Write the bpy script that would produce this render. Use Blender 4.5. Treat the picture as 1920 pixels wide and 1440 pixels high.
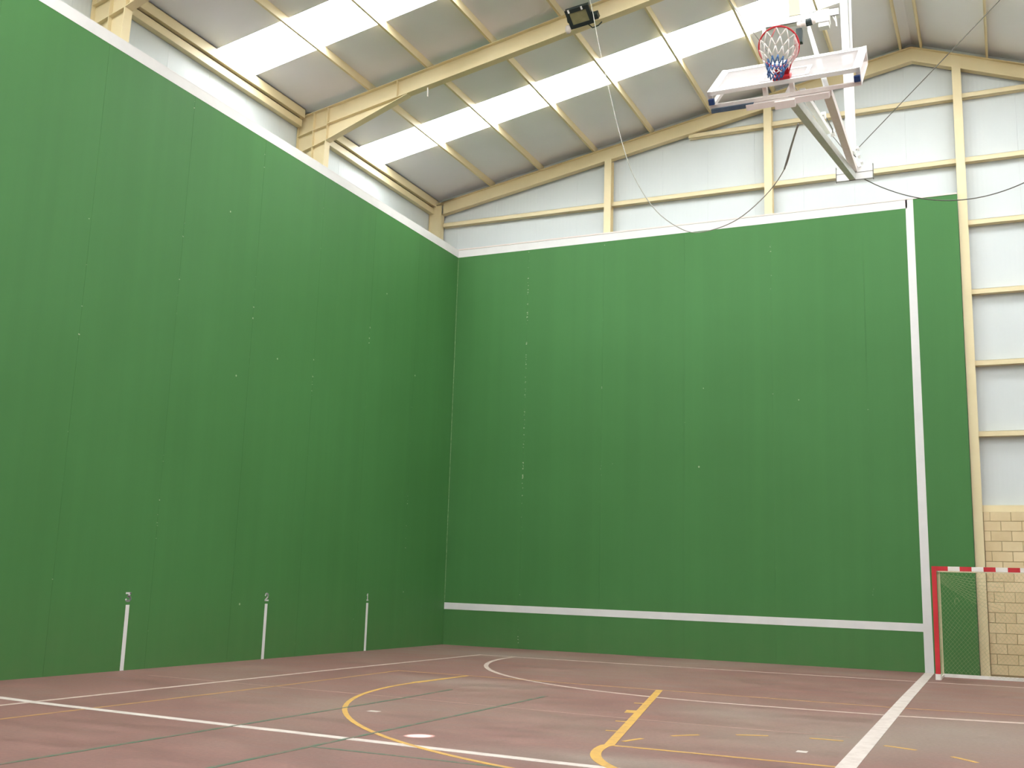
import bpy, bmesh, math, random
from mathutils import Vector, Matrix
random.seed(7)
S = bpy.context.scene
COL = S.collection
for o in list(bpy.data.objects):
    bpy.data.objects.remove(o)

# ------------------------------------------------------------------ camera
CAM_POS = Vector((12.41461, -23.18518, 1.49982))
F_PX, YAW, PITCH, ROLL = 2006.7746, -0.435917, 0.183397, 0.030625
fw = Vector((math.sin(YAW) * math.cos(PITCH), math.cos(YAW) * math.cos(PITCH), math.sin(PITCH)))
rt = Vector((math.cos(YAW), -math.sin(YAW), 0))
up = rt.cross(fw)
r2 = rt * math.cos(ROLL) + up * math.sin(ROLL)
u2 = -rt * math.sin(ROLL) + up * math.cos(ROLL)
cd = bpy.data.cameras.new('camera')
cam = bpy.data.objects.new('camera', cd)
COL.objects.link(cam)
cam.matrix_world = Matrix(((r2.x, u2.x, -fw.x, CAM_POS.x), (r2.y, u2.y, -fw.y, CAM_POS.y), (r2.z, u2.z, -fw.z, CAM_POS.z), (0, 0, 0, 1)))
cd.sensor_width = 36.0
cd.lens = F_PX * 36.0 / 1920.0
cd.clip_end = 300
S.camera = cam

# ------------------------------------------------------------------ world, sun, exposure
W = bpy.data.worlds.new('world')
S.world = W
W.use_nodes = True
wb = W.node_tree.nodes['Background']
wb.inputs['Color'].default_value = (0.62, 0.76, 1.0, 1)
wb.inputs['Strength'].default_value = 3.0
SKYLIGHT_STRENGTH = 14.5
sd = bpy.data.lights.new('sun', 'SUN')
sd.energy = 110.0
sd.angle = math.radians(0.25)
sd.color = (1.0, 0.95, 1.0)
sun = bpy.data.objects.new('sun', sd)
COL.objects.link(sun)
PATCH = Vector((7.08, -13.68, 0.0))          # where the beam through the roof hole lands
HOLE = Vector((7.20, -30.82, 12.81))          # the hole in the roof sheet
sun.rotation_euler = (HOLE - PATCH).to_track_quat('Z', 'Y').to_euler()
sun.location = (7, -40, 30)
S.view_settings.view_transform = 'Standard'
S.view_settings.look = 'None'
S.view_settings.gamma = 1.0
S.view_settings.use_curve_mapping = False
S.view_settings.exposure = 0.0


# ------------------------------------------------------------------ materials
def srgb(r, g, b):
    def f(c):
        c /= 255.0
        return c / 12.92 if c <= 0.04045 else ((c + 0.055) / 1.055) ** 2.4
    return (f(r), f(g), f(b), 1)


def nodes(name):
    m = bpy.data.materials.new(name)
    m.use_nodes = True
    return m, m.node_tree, m.node_tree.nodes['Principled BSDF']


def mapping(nt, scale=(1, 1, 1)):
    g = nt.nodes.new('ShaderNodeNewGeometry')
    mp = nt.nodes.new('ShaderNodeMapping')
    mp.inputs['Scale'].default_value = scale
    nt.links.new(g.outputs['Position'], mp.inputs['Vector'])
    return mp.outputs['Vector']


def noise(nt, vec, scale, detail=4, rough=0.55):
    n = nt.nodes.new('ShaderNodeTexNoise')
    n.inputs['Scale'].default_value = scale
    n.inputs['Detail'].default_value = detail
    n.inputs['Roughness'].default_value = rough
    nt.links.new(vec, n.inputs['Vector'])
    return n.outputs['Fac']


def ramp(nt, fac, stops):
    r = nt.nodes.new('ShaderNodeValToRGB')
    e = r.color_ramp.elements
    e[0].position, e[0].color = stops[0]
    e[1].position, e[1].color = stops[-1]
    for p, c in stops[1:-1]:
        k = e.new(p)
        k.color = c
    nt.links.new(fac, r.inputs['Fac'])
    return r.outputs['Color']


def mixc(nt, fac, a, b, mode='MIX'):
    m = nt.nodes.new('ShaderNodeMix')
    m.data_type = 'RGBA'
    m.blend_type = mode
    for sock, v in ((m.inputs[0], fac), (m.inputs[6], a), (m.inputs[7], b)):
        if hasattr(v, 'is_output'):
            nt.links.new(v, sock)
        else:
            sock.default_value = v
    return m.outputs[2]


def mathn(nt, op, a, b=0.0, clamp=False):
    m = nt.nodes.new('ShaderNodeMath')
    m.operation = op
    m.use_clamp = clamp
    for sock, v in ((m.inputs[0], a), (m.inputs[1], b)):
        if hasattr(v, 'is_output'):
            nt.links.new(v, sock)
        else:
            sock.default_value = v
    return m.outputs[0]


def bump(nt, b, h, strength=0.2, dist=0.01):
    n = nt.nodes.new('ShaderNodeBump')
    n.inputs['Strength'].default_value = strength
    n.inputs['Distance'].default_value = dist
    nt.links.new(h, n.inputs['Height'])
    nt.links.new(n.outputs['Normal'], b.inputs['Normal'])


def paint(name, c1, c2, scale=1.5, rough=0.5, metallic=0.0, vscale=(1, 1, 1), bmp=0.0):
    m, nt, b = nodes(name)
    v = mapping(nt, vscale)
    f = noise(nt, v, scale, 5)
    nt.links.new(ramp(nt, f, [(0.3, c1), (0.7, c2)]), b.inputs['Base Color'])
    b.inputs['Roughness'].default_value = rough
    b.inputs['Metallic'].default_value = metallic
    if bmp:
        bump(nt, b, noise(nt, v, scale * 40, 3), bmp, 0.004)
    return m


def green_wall(name, axis):
    """painted precast panels: faint vertical streaks, joints chipped to pale concrete, scattered flecks"""
    m, nt, b = nodes(name)
    g = nt.nodes.new('ShaderNodeNewGeometry')
    sep = nt.nodes.new('ShaderNodeSeparateXYZ')
    nt.links.new(g.outputs['Position'], sep.inputs[0])
    a = sep.outputs[axis]
    f = noise(nt, mapping(nt, (1, 1, 1)), 0.35, 4)
    base = ramp(nt, f, [(0.3, srgb(65, 116, 60)), (0.7, srgb(69, 121, 65))])
    st = noise(nt, mapping(nt, (3.0, 3.0, 0.08)), 1.0, 5)
    base = mixc(nt, 0.25, base, ramp(nt, st, [(0.35, (0.82, 0.82, 0.82, 1)), (0.7, (1.12, 1.12, 1.12, 1))]), 'MULTIPLY')
    # chipped paint along every joint (joints every 1.97 m)
    q = mathn(nt, 'DIVIDE', a, 1.97)
    fr = mathn(nt, 'ABSOLUTE', mathn(nt, 'SUBTRACT', q, mathn(nt, 'ROUND', q)))
    near = mathn(nt, 'LESS_THAN', fr, 0.008)
    ch = noise(nt, mapping(nt, (3, 3, 9)), 2.6, 3)
    patchy = noise(nt, mapping(nt, (0.5, 0.5, 0.5)), 1.3, 2)
    c = mathn(nt, 'MULTIPLY', near, mathn(nt, 'GREATER_THAN', mathn(nt, 'ADD', ch, mathn(nt, 'ADD', mathn(nt, 'MULTIPLY', patchy, 0.45), mathn(nt, 'MULTIPLY', mathn(nt, 'LESS_THAN', mathn(nt, 'ABSOLUTE', mathn(nt, 'SUBTRACT', a, 1.97)), 0.2), 0.07))), 0.93))
    base = mixc(nt, mathn(nt, 'MULTIPLY', c, 0.6), base, srgb(205, 206, 180))
    # tiny flecks knocked out by balls
    vo = nt.nodes.new('ShaderNodeTexVoronoi')
    vo.inputs['Scale'].default_value = 1.1
    nt.links.new(mapping(nt), vo.inputs['Vector'])
    fl = mathn(nt, 'LESS_THAN', vo.outputs['Distance'], 0.022)
    base = mixc(nt, mathn(nt, 'MULTIPLY', fl, 0.55), base, srgb(190, 200, 165))
    # scuffs near the floor
    sc = noise(nt, mapping(nt, (1, 1, 1.6)), 2.2, 6)
    low = mathn(nt, 'SUBTRACT', 1.0, mathn(nt, 'MULTIPLY', sep.outputs[2], 0.7), True)
    base = mixc(nt, mathn(nt, 'MULTIPLY', mathn(nt, 'MULTIPLY', low, sc), 0.25), base, srgb(110, 112, 78))
    nt.links.new(base, b.inputs['Base Color'])
    b.inputs['Roughness'].default_value = 0.62
    b.inputs['Specular IOR Level'].default_value = 0.3
    bump(nt, b, noise(nt, mapping(nt), 60, 3), 0.08, 0.003)
    return m


M_GREEN_F = green_wall('green_paint_front', 0)
M_GREEN_L = green_wall('green_paint_side', 1)
M_STRIPE = paint('white_wall_paint', srgb(212, 209, 207), srgb(222, 219, 216), 2.0, 0.6)
M_JOINT = paint('joint_filler', srgb(62, 108, 58), srgb(74, 124, 70), 8, 0.9)
M_CORNER = paint('chipped_corner_mortar', srgb(58, 104, 54), srgb(140, 158, 116), 6, 0.9, vscale=(1, 1, 2))
M_STEEL = paint('cream_steel_paint', srgb(222, 205, 162), srgb(229, 213, 172), 1.2, 0.5)
M_CEIL = paint('grey_roof_sheet', srgb(230, 231, 234), srgb(235, 236, 239), 0.7, 0.6)
M_DARK = paint('gap_shade_paint', srgb(28, 28, 26), srgb(40, 38, 34), 3, 0.9)
M_WHITE = paint('white_powder_coat', srgb(232, 230, 226), srgb(242, 240, 236), 3, 0.4)
M_PINKISH = paint('off_white_worn_tube', srgb(238, 224, 218), srgb(244, 234, 228), 6, 0.45)
M_RED = paint('red_paint', srgb(190, 34, 44), srgb(206, 44, 52), 4, 0.45)
M_GOALWHITE = paint('goal_white_paint', srgb(225, 220, 212), srgb(238, 234, 228), 6, 0.5)
M_GOALCREAM = paint('goal_cream_paint', srgb(205, 192, 160), srgb(222, 210, 178), 6, 0.5)
M_NET = paint('goal_net_cord', srgb(150, 160, 116), srgb(176, 178, 136), 6, 0.9)
M_CORDWHITE = paint('white_net_cord', srgb(235, 225, 220), srgb(245, 240, 235), 20, 0.9)
M_CORDRED = paint('red_net_cord', srgb(215, 110, 115), srgb(230, 150, 150), 20, 0.9)
M_CORDBLUE = paint('blue_net_cord', srgb(60, 96, 150), srgb(84, 120, 170), 20, 0.9)
M_BLUECAP = paint('blue_plastic', srgb(24, 54, 104), srgb(32, 64, 116), 20, 0.5)
M_DARKBLUE = paint('dark_blue_plastic', srgb(14, 28, 46), srgb(20, 36, 54), 20, 0.5)
M_BLACK = paint('dark_green_black_metal', srgb(20, 34, 34), srgb(28, 44, 42), 10, 0.4)
M_LENS = paint('lamp_glass', srgb(120, 118, 84), srgb(136, 132, 96), 10, 0.15)
M_WIRE = paint('steel_wire', srgb(84, 82, 76), srgb(110, 108, 100), 10, 0.4, 0.3)
M_LWIRE = paint('pale_cable', srgb(140, 138, 126), srgb(160, 158, 146), 10, 0.5)
M_GREYTUBE = paint('grey_green_tube', srgb(196, 200, 190), srgb(212, 214, 206), 3, 0.4)
M_BLOCK = paint('sandy_block', srgb(214, 192, 150), srgb(224, 205, 166), 2.3, 0.9, bmp=0.5)
M_BLOCK2 = paint('sandy_block_stained', srgb(208, 186, 144), srgb(220, 200, 160), 3.1, 0.9, bmp=0.5)
M_MORTAR = paint('mortar', srgb(172, 154, 118), srgb(188, 170, 134), 9, 0.95)
M_COPING = paint('pale_pink_coping', srgb(222, 206, 200), srgb(232, 218, 212), 5, 0.8)
M_PLAIN = paint('plain_render', srgb(200, 204, 208), srgb(210, 214, 218), 0.6, 0.9)


def cladding():
    m, nt, b = nodes('white_ribbed_cladding')
    g = nt.nodes.new('ShaderNodeNewGeometry')
    sep = nt.nodes.new('ShaderNodeSeparateXYZ')
    nt.links.new(g.outputs['Position'], sep.inputs[0])
    s = mathn(nt, 'ADD', sep.outputs[0], sep.outputs[1])
    w = mathn(nt, 'SINE', mathn(nt, 'MULTIPLY', s, 2 * math.pi / 0.09))
    f = noise(nt, mapping(nt, (1, 1, 0.5)), 0.8, 4)
    nt.links.new(ramp(nt, f, [(0.3, srgb(203, 208, 207)), (0.7, srgb(209, 214, 213))]), b.inputs['Base Color'])
    b.inputs['Roughness'].default_value = 0.5
    bump(nt, b, w, 0.12, 0.004)
    return m


M_CLAD = cladding()


def floor_mat():
    m, nt, b = nodes('red_brown_court_floor')
    big = noise(nt, mapping(nt, (1, 1, 1)), 0.22, 5, 0.6)
    mid = noise(nt, mapping(nt, (0.7, 1.6, 1)), 1.3, 7, 0.65)
    fine = noise(nt, mapping(nt, (1, 1, 1)), 22, 6, 0.75)
    base = ramp(nt, mid, [(0.28, srgb(114, 80, 75)), (0.5, srgb(130, 94, 87)), (0.74, srgb(146, 107, 99))])
    dust = srgb(142, 126, 113)
    base = mixc(nt, ramp(nt, big, [(0.45, (0, 0, 0, 1)), (0.75, (0.55, 0.55, 0.55, 1))]), base, dust)
    # worn dusty areas of their own shape: (x, y, rx, ry, amount)
    g = nt.nodes.new('ShaderNodeNewGeometry')
    for (x, y, rx, ry, am) in ((11.9, -9.9, 1.6, 1.9, 0.75), (9.3, -9.6, 1.2, 1.0, 0.6), (9.2, -14.0, 1.3, 0.5, 0.7), (4.6, -8.3, 1.6, 0.8, 0.5), (2.9, -2.1, 1.8, 0.9, 0.5), (10.7, -11.4, 1.2, 1.2, 0.4), (9.6, -1.6, 1.6, 0.5, 0.35)):
        mp = nt.nodes.new('ShaderNodeMapping')
        mp.vector_type = 'TEXTURE'
        mp.inputs['Location'].default_value = (x, y, 0)
        mp.inputs['Scale'].default_value = (rx, ry, 1)
        nt.links.new(g.outputs['Position'], mp.inputs['Vector'])
        ln = nt.nodes.new('ShaderNodeVectorMath')
        ln.operation = 'LENGTH'
        nt.links.new(mp.outputs['Vector'], ln.inputs[0])
        d = mathn(nt, 'SUBTRACT', 1.25, ln.outputs['Value'], True)
        d = mathn(nt, 'MULTIPLY', mathn(nt, 'MULTIPLY', d, am * 0.7), mathn(nt, 'MULTIPLY', mid, 1.8), True)
        base = mixc(nt, d, base, srgb(146, 137, 126))
    base = mixc(nt, 0.6, base, ramp(nt, fine, [(0.3, (0.75, 0.75, 0.75, 1)), (0.7, (1.2, 1.2, 1.2, 1))]), 'MULTIPLY')
    nt.links.new(base, b.inputs['Base Color'])
    nt.links.new(ramp(nt, mid, [(0.3, (0.5, 0.5, 0.5, 1)), (0.7, (0.68, 0.68, 0.68, 1))]), b.inputs['Roughness'])
    b.inputs['Specular IOR Level'].default_value = 0.35
    bump(nt, b, fine, 0.15, 0.003)
    return m


M_FLOOR = floor_mat()


def line_paint(name, c, wear=0.45, worn=srgb(134, 99, 91)):
    m, nt, b = nodes(name)
    f = noise(nt, mapping(nt, (1, 1, 1)), 5.0, 7, 0.7)
    nt.links.new(mixc(nt, ramp(nt, f, [(0.45, (0, 0, 0, 1)), (0.8, (wear * 2, wear * 2, wear * 2, 1))]), c, worn), b.inputs['Base Color'])
    b.inputs['Roughness'].default_value = 0.6
    return m


M_LWHITE = line_paint('white_line_paint', srgb(206, 193, 185), 0.25)
M_LWHITE2 = line_paint('thin_white_line_paint', srgb(198, 176, 165), 0.35)
M_LFAINT = line_paint('faint_white_line_paint', srgb(168, 134, 122), 0.45)
M_LYELLOW = line_paint('yellow_line_paint', srgb(204, 158, 74), 0.3)
M_LGREEN = line_paint('green_line_paint', srgb(74, 98, 78), 0.6)


def skylight_mat():
    m, nt, b = nodes('backlit_skylight_sheet')
    b.inputs['Base Color'].default_value = (0.9, 0.93, 0.95, 1)
    b.inputs['Emission Color'].default_value = (0.93, 0.97, 1.0, 1)
    b.inputs['Emission Strength'].default_value = SKYLIGHT_STRENGTH
    return m


M_SKY = skylight_mat()


def board_mat():
    m, nt, b = nodes('dusty_acrylic_board')
    f = noise(nt, mapping(nt), 6, 5)
    nt.links.new(ramp(nt, f, [(0.3, srgb(168, 156, 153)), (0.7, srgb(178, 166, 163))]), b.inputs['Base Color'])
    b.inputs['Roughness'].default_value = 0.3
    b.inputs['Alpha'].default_value = 0.5
    return m


M_BOARD = board_mat()


# ------------------------------------------------------------------ mesh helpers
class MB:
    def __init__(s):
        s.v, s.f = [], []

    def add(s, vs, fs):
        n = len(s.v)
        s.v += [tuple(v) for v in vs]
        s.f += [tuple(i + n for i in f) for f in fs]
        return s

    def box(s, x0, x1, y0, y1, z0, z1):
        return s.add([(x0, y0, z0), (x1, y0, z0), (x1, y1, z0), (x0, y1, z0), (x0, y0, z1), (x1, y0, z1), (x1, y1, z1), (x0, y1, z1)],
                     [(0, 3, 2, 1), (4, 5, 6, 7), (0, 1, 5, 4), (1, 2, 6, 5), (2, 3, 7, 6), (3, 0, 4, 7)])

    def bbox(s, x0, x1, y0, y1, z0, z1, c=0.006):
        """box with chamfered front edges (towards -y): blocks"""
        return s.add([(x0, y0 + c, z0), (x1, y0 + c, z0), (x1, y1, z0), (x0, y1, z0), (x0, y0 + c, z1), (x1, y0 + c, z1), (x1, y1, z1), (x0, y1, z1),
                      (x0 + c, y0, z0 + c), (x1 - c, y0, z0 + c), (x1 - c, y0, z1 - c), (x0 + c, y0, z1 - c)],
                     [(0, 3, 2, 1), (4, 5, 6, 7), (1, 2, 6, 5), (2, 3, 7, 6), (3, 0, 4, 7), (8, 9, 10, 11), (0, 1, 9, 8), (1, 5, 10, 9), (5, 4, 11, 10), (4, 0, 8, 11)])

    def bar(s, a, b, w, h, up=(0, 0, 1)):
        """box from a to b, w across, h along the up direction"""
        a, b, up = Vector(a), Vector(b), Vector(up)
        d = (b - a).normalized()
        side = d.cross(up).normalized()
        u = side.cross(d).normalized()
        q = []
        for p in (a, b):
            for i, j in ((-1, -1), (1, -1), (1, 1), (-1, 1)):
                q.append(p + side * (w / 2 * i) + u * (h / 2 * j))
        return s.add(q, [(0, 1, 2, 3), (7, 6, 5, 4), (0, 4, 5, 1), (1, 5, 6, 2), (2, 6, 7, 3), (3, 7, 4, 0)])

    def prism(s, pts, off):
        """polygon pts extruded by off"""
        n = len(pts)
        off = Vector(off)
        vs = [Vector(p) for p in pts] + [Vector(p) + off for p in pts]
        fs = [tuple(range(n)), tuple(range(2 * n - 1, n - 1, -1))]
        fs += [(i, i + n, (i + 1) % n + n, (i + 1) % n) for i in range(n)]
        return s.add(vs, fs)

    def tube(s, pts, r, n=8, closed=False):
        pts = [Vector(p) for p in pts]
        m = len(pts)
        rings = []
        prev = None
        for i, p in enumerate(pts):
            if closed:
                d = pts[(i + 1) % m] - pts[i - 1]
            else:
                d = pts[min(i + 1, m - 1)] - pts[max(i - 1, 0)]
            d.normalize()
            if prev is None:
                ref = Vector((0, 0, 1)) if abs(d.z) < 0.9 else Vector((1, 0, 0))
                u = d.cross(ref).normalized()
            else:
                u = (prev - d * prev.dot(d)).normalized()
            prev = u
            w = d.cross(u)
            rr = r[i] if isinstance(r, (list, tuple)) else r
            rings.append([p + (u * math.cos(2 * math.pi * k / n) + w * math.sin(2 * math.pi * k / n)) * rr for k in range(n)])
        vs = [v for ring in rings for v in ring]
        fs = []
        last = m if closed else m - 1
        for i in range(last):
            j = (i + 1) % m
            for k in range(n):
                fs.append((i * n + k, i * n + (k + 1) % n, j * n + (k + 1) % n, j * n + k))
        if not closed:
            fs.append(tuple(range(n - 1, -1, -1)))
            fs.append(tuple((m - 1) * n + k for k in range(n)))
        return s.add(vs, fs)

    def build(s, name, mat, parent=None, smooth=False, label=None):
        me = bpy.data.meshes.new(name)
        me.from_pydata(s.v, [], s.f)
        bm = bmesh.new()
        bm.from_mesh(me)
        bmesh.ops.recalc_face_normals(bm, faces=bm.faces)
        bm.to_mesh(me)
        bm.free()
        me.materials.append(mat)
        if smooth:
            for p in me.polygons:
                p.use_smooth = True
        o = bpy.data.objects.new(name, me)
        COL.objects.link(o)
        if parent:
            o.parent = parent
            o.matrix_parent_inverse = Matrix.Translation(-parent.location)
        if label:
            o['label'] = label
        return o


def thing(name, label, cat, loc=(0, 0, 0), group=None):
    o = bpy.data.objects.new(name, None)
    o.empty_display_size = 0.2
    o.location = loc
    COL.objects.link(o)
    o['label'] = label
    o['category'] = cat
    if group:
        o['group'] = group
    return o


def struct(o, label=None, cat=None):
    o['kind'] = 'structure'
    if label:
        o['label'] = label
        o['category'] = cat or o.name.split('_')[0]
    return o


def empty_struct(name, label, cat=None):
    o = bpy.data.objects.new(name, None)
    COL.objects.link(o)
    return struct(o, label, cat)


# heights of the roof
XR = 10.98                       # ridge
XE0, XE1 = -1.0, 17.0            # eaves
def rafter_top(x):
    return 11.32 + 0.1847 * x if x <= XR else 11.32 + 0.1847 * XR - 0.37 * (x - XR)
def roof_z(x):
    return rafter_top(x) + 0.165
YF, YB = 0.34, -36.0             # inner faces of front cladding and of the back wall
FRAMES = [0.2, -5.6, -11.3, -17.0, -22.7, -28.4, -34.1]
SKYL = [(-3.50, -2.40), (-8.48, -7.33), (-14.25, -13.1), (-20.0, -18.85), (-25.7, -24.55), (-31.4, -30.25)]
PURL = [-0.80, 0.80, 2.16, 3.60, 5.06, 6.52, 7.98, 9.42, 10.78, 11.16, 12.46, 13.8, 15.1, 16.4]

# ------------------------------------------------------------------ floor
floor = MB().box(-1.3, 17.2, -36.3, 0.6, -0.12, 0.0).build('floor', M_FLOOR)
struct(floor, 'red-brown hard court floor criss-crossed by painted court lines', 'floor')


def ribbon(pts, w, z0=-0.002, z1=0.0022):
    """flat painted strip along pts (x, y), w wide"""
    P = [Vector((p[0], p[1], 0)) for p in pts]
    L, R_ = [], []
    for i, p in enumerate(P):
        d0 = (P[i] - P[i - 1]).normalized() if i else None
        d1 = (P[i + 1] - P[i]).normalized() if i < len(P) - 1 else None
        d = ((d0 or d1) + (d1 or d0)).normalized()
        k = 1.0 / max(0.5, d.dot(d1 or d0))
        n = Vector((-d.y, d.x, 0)) * (w / 2 * k)
        L.append(p + n)
        R_.append(p - n)
    m = MB()
    n = len(P)
    vs = [(v.x, v.y, z0) for v in L] + [(v.x, v.y, z0) for v in R_] + [(v.x, v.y, z1) for v in L] + [(v.x, v.y, z1) for v in R_]
    fs = []
    for i in range(n - 1):
        fs += [(i, i + 1, n + i + 1, n + i), (2 * n + i, 3 * n + i, 3 * n + i + 1, 2 * n + i + 1),
               (i, 2 * n + i, 2 * n + i + 1, i + 1), (n + i, n + i + 1, 3 * n + i + 1, 3 * n + i)]
    fs += [(0, n, 3 * n, 2 * n), (n - 1, 3 * n - 1, 4 * n - 1, 2 * n - 1)]
    return m.add(vs, fs)


def arc(cx, cy, r, a0, a1, n=40):
    return [(cx + r * math.cos(math.radians(a0 + (a1 - a0) * i / n)), cy + r * math.sin(math.radians(a0 + (a1 - a0) * i / n))) for i in range(n + 1)]


# lowest paint first
ribbon([(0.8, -10.62), (2.2, -10.66), (5.2, -10.76), (8.3, -10.93), (10.78, -10.97)], 0.035, z1=0.001).build('court_line', M_LFAINT, floor, label='faint thin white line across the court')
ribbon([(5.24, -20.5), (5.24, -10.9), (5.2, -9.4)], 0.05, z1=0.0028).build('court_line', M_LGREEN, floor, label='thin green court line nearer the left wall')
ribbon([(6.64, -20.5), (6.62, -11.6), (6.6, -9.3)], 0.05, z1=0.0028).build('court_line', M_LGREEN, floor, label='thin green court line farther from the left wall')
ribbon([(6.62, -14.80), (9.5, -14.78)], 0.05, z1=0.0015).build('court_line', M_LGREEN, floor, label='short green line parallel to the front wall')
# white futsal pitch outline
ribbon([(2.24, -30.0), (2.22, -14.4), (2.18, -8.0), (2.26, -2.55), (5.75, -2.55), (10.9, -2.45), (14.6, -2.2), (17.0, -2.05)], 0.08, z1=0.0018).build('court_line', M_LWHITE2, floor, label='white pitch outline along both walls')
ribbon(arc(9.05, -2.5, 6.0, 180, 270, 40) + [(11.0, -8.46), (12.5, -8.2)] + arc(12.5, -2.3, 5.9, 270, 360, 40), 0.08, z1=0.0020).build('goal_area_line', M_LWHITE2, floor, label='white curved goal area line')
# yellow basketball lines
ribbon([(3.13, -30.0), (3.14, -10.7), (3.05, -7.2), (5.3, -7.25), (10.9, -7.42), (14.0, -7.1), (17.0, -6.9)], 0.05, z1=0.0022).build('court_line', line_paint('dull_yellow_line_paint', srgb(178, 134, 82), 0.4), floor, label='thin yellow basketball court outline')
ribbon([(4.36, -7.25), (4.3, -8.85)] + arc(10.55, -8.85, 6.25, 180, 360, 70) + [(16.85, -7.2)], 0.06, z1=0.0026).build('three_point_line', M_LYELLOW, floor, label='yellow three-point arc')
ribbon([(7.6, -7.36), (8.84, -13.06)] + arc(10.62, -13.06, 1.8, 182, 358, 50) + [(12.4, -13.06), (13.6, -7.2)], 0.10, z1=0.0030).build('key_line', M_LYELLOW, floor, label='thick yellow free-throw key outline')
ribbon([(8.84, -13.06), (12.42, -13.06)], 0.05, z1=0.0024).build('free_throw_line', M_LYELLOW, floor)
kd = Vector((1.24, -5.7, 0)).normalized()
def key_pt(s, off):                           # s along the left side of the key, off outwards
    p = Vector((7.6, -7.36, 0)) + kd * s
    n = Vector((kd.y, -kd.x, 0))
    return (p.x + n.x * off, p.y + n.y * off)
for s, w in ((1.95, 0.05), (2.95, 0.28), (3.95, 0.05), (4.8, 0.05)):
    ribbon([key_pt(s, 0.02), key_pt(s, 0.17)], w, z1=0.0023).build('key_mark', M_LYELLOW, floor)
    a, b = key_pt(s, 0.02), key_pt(s, 0.17)
    ribbon([(21.2 - a[0], a[1]), (21.2 - b[0], b[1])], w, z1=0.0023).build('key_mark', M_LYELLOW, floor)
for i in range(7):
    a0 = 170 - i * 24.5
    ribbon(arc(10.62, -13.06, 1.77, a0, a0 - 11, 5), 0.05, z1=0.0023).build('free_throw_dash', M_LYELLOW, floor)
# thick white fronton lines
ribbon([(1.0, -13.82), (2.3, -13.97), (5.0, -14.12), (8.85, -14.31), (14.5, -14.36)], 0.13, z1=0.0024).build('fault_line', M_LWHITE, floor, label='broad white line across the court')
ribbon([(10.86, -0.02), (10.92, -6.0), (11.02, -13.1), (11.08, -30.0)], 0.17, z1=0.0027).build('side_line', M_LWHITE, floor, label='broad white line running to the front wall stripe')
ribbon([(10.47, -12.33), (10.57, -12.33)], 0.12).build('spot_mark', M_LWHITE, floor)
ribbon([(5.62, -12.23), (5.76, -12.23)], 0.10).build('spot_mark', M_LWHITE, floor)

# ------------------------------------------------------------------ front wall (green playing wall, steel and cladding above, blocks to the right)
wall_front = empty_struct('wall_front', 'green painted front playing wall with white outline stripes', 'wall')
HW = 9.79
xs = [0.0] + [1.97 * k for k in range(1, 6)] + [11.77]
for a, b in zip(xs[:-1], xs[1:]):
    MB().box(a + 0.0015, b - 0.0015, 0.0, 0.08, 0.0, HW).build('wall_panel', M_GREEN_F, wall_front)
MB().box(0, 11.765, 0.0035, 0.082, 0.0, HW - 0.002).build('joint_filler', M_JOINT, wall_front)
MB().box(0.0, 10.78, -0.003, 0.005, 9.60, 9.785).build('white_stripe', M_STRIPE, wall_front, label='white stripe along the top')
MB().prism([(10.775, -0.003, 0), (10.945, -0.003, 0), (10.90, -0.003, 9.785), (10.745, -0.003, 9.785)], (0, 0.008, 0)).build('white_stripe', M_STRIPE, wall_front, label='tall white stripe down the right side')
MB().prism([(0.0, -0.004, 0.83), (10.79, -0.004, 0.785), (10.79, -0.004, 0.945), (0.0, -0.004, 0.985)], (0, 0.008, 0)).build('white_stripe', M_STRIPE, wall_front, label='low white stripe near the floor')
MB().box(-0.02, 11.77, -0.01, 0.095, HW, HW + 0.03).build('coping', M_COPING, wall_front)

# ------------------------------------------------------------------ left playing wall
wall_left = empty_struct('wall_left', 'long green painted side playing wall with numbered marks', 'wall')
ys = [0.0] + [-1.97 * k for k in range(1, 18)] + [YB + 0.2]
for a, b in zip(ys[:-1], ys[1:]):
    MB().box(-0.16, 0.0, b + 0.0015, a - 0.0015 if a else 0.09, 0.0, HW).build('wall_panel', M_GREEN_L, wall_left)
MB().box(-0.162, -0.0035, YB + 0.2, 0.085, 0.0, HW - 0.002).build('joint_filler', M_JOINT, wall_left)
MB().box(-0.005, 0.003, YB + 0.2, 0.0, 9.60, 9.785).build('white_stripe', M_STRIPE, wall_left, label='white stripe along the top')
MB().box(-0.18, 0.003, YB + 0.2, 0.0, HW - 0.004, HW + 0.012).build('coping', M_STRIPE, wall_left)
MB().prism([(0.0, -0.009, 1.0), (0.009, 0.0, 1.0), (0.0, 0.0, 1.0)], (0, 0, 8.58)).build('corner_joint', M_CORNER, wall_left, label='chipped pale mortar joint in the corner')


def stroke3(pts, w, wy=1.0):
    """strip drawn on the left wall: pts in (u, v) with u towards the corner, v upwards"""
    P = [Vector((p[0], p[1], 0)) for p in pts]
    m = MB()
    for a, b in zip(P[:-1], P[1:]):
        d = (b - a).normalized()
        a2, b2 = a - d * w * 0.4, b + d * w * 0.4
        n = Vector((-d.y, d.x, 0)) * w / 2
        m.add([(0, q.x, q.y) for q in (a2 + n, b2 + n, b2 - n, a2 - n)] + [(0.003, q.x, q.y) for q in (a2 + n, b2 + n, b2 - n, a2 - n)],
              [(0, 1, 2, 3), (7, 6, 5, 4), (0, 4, 5, 1), (1, 5, 6, 2), (2, 6, 7, 3), (3, 7, 4, 0)])
    return m


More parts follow.
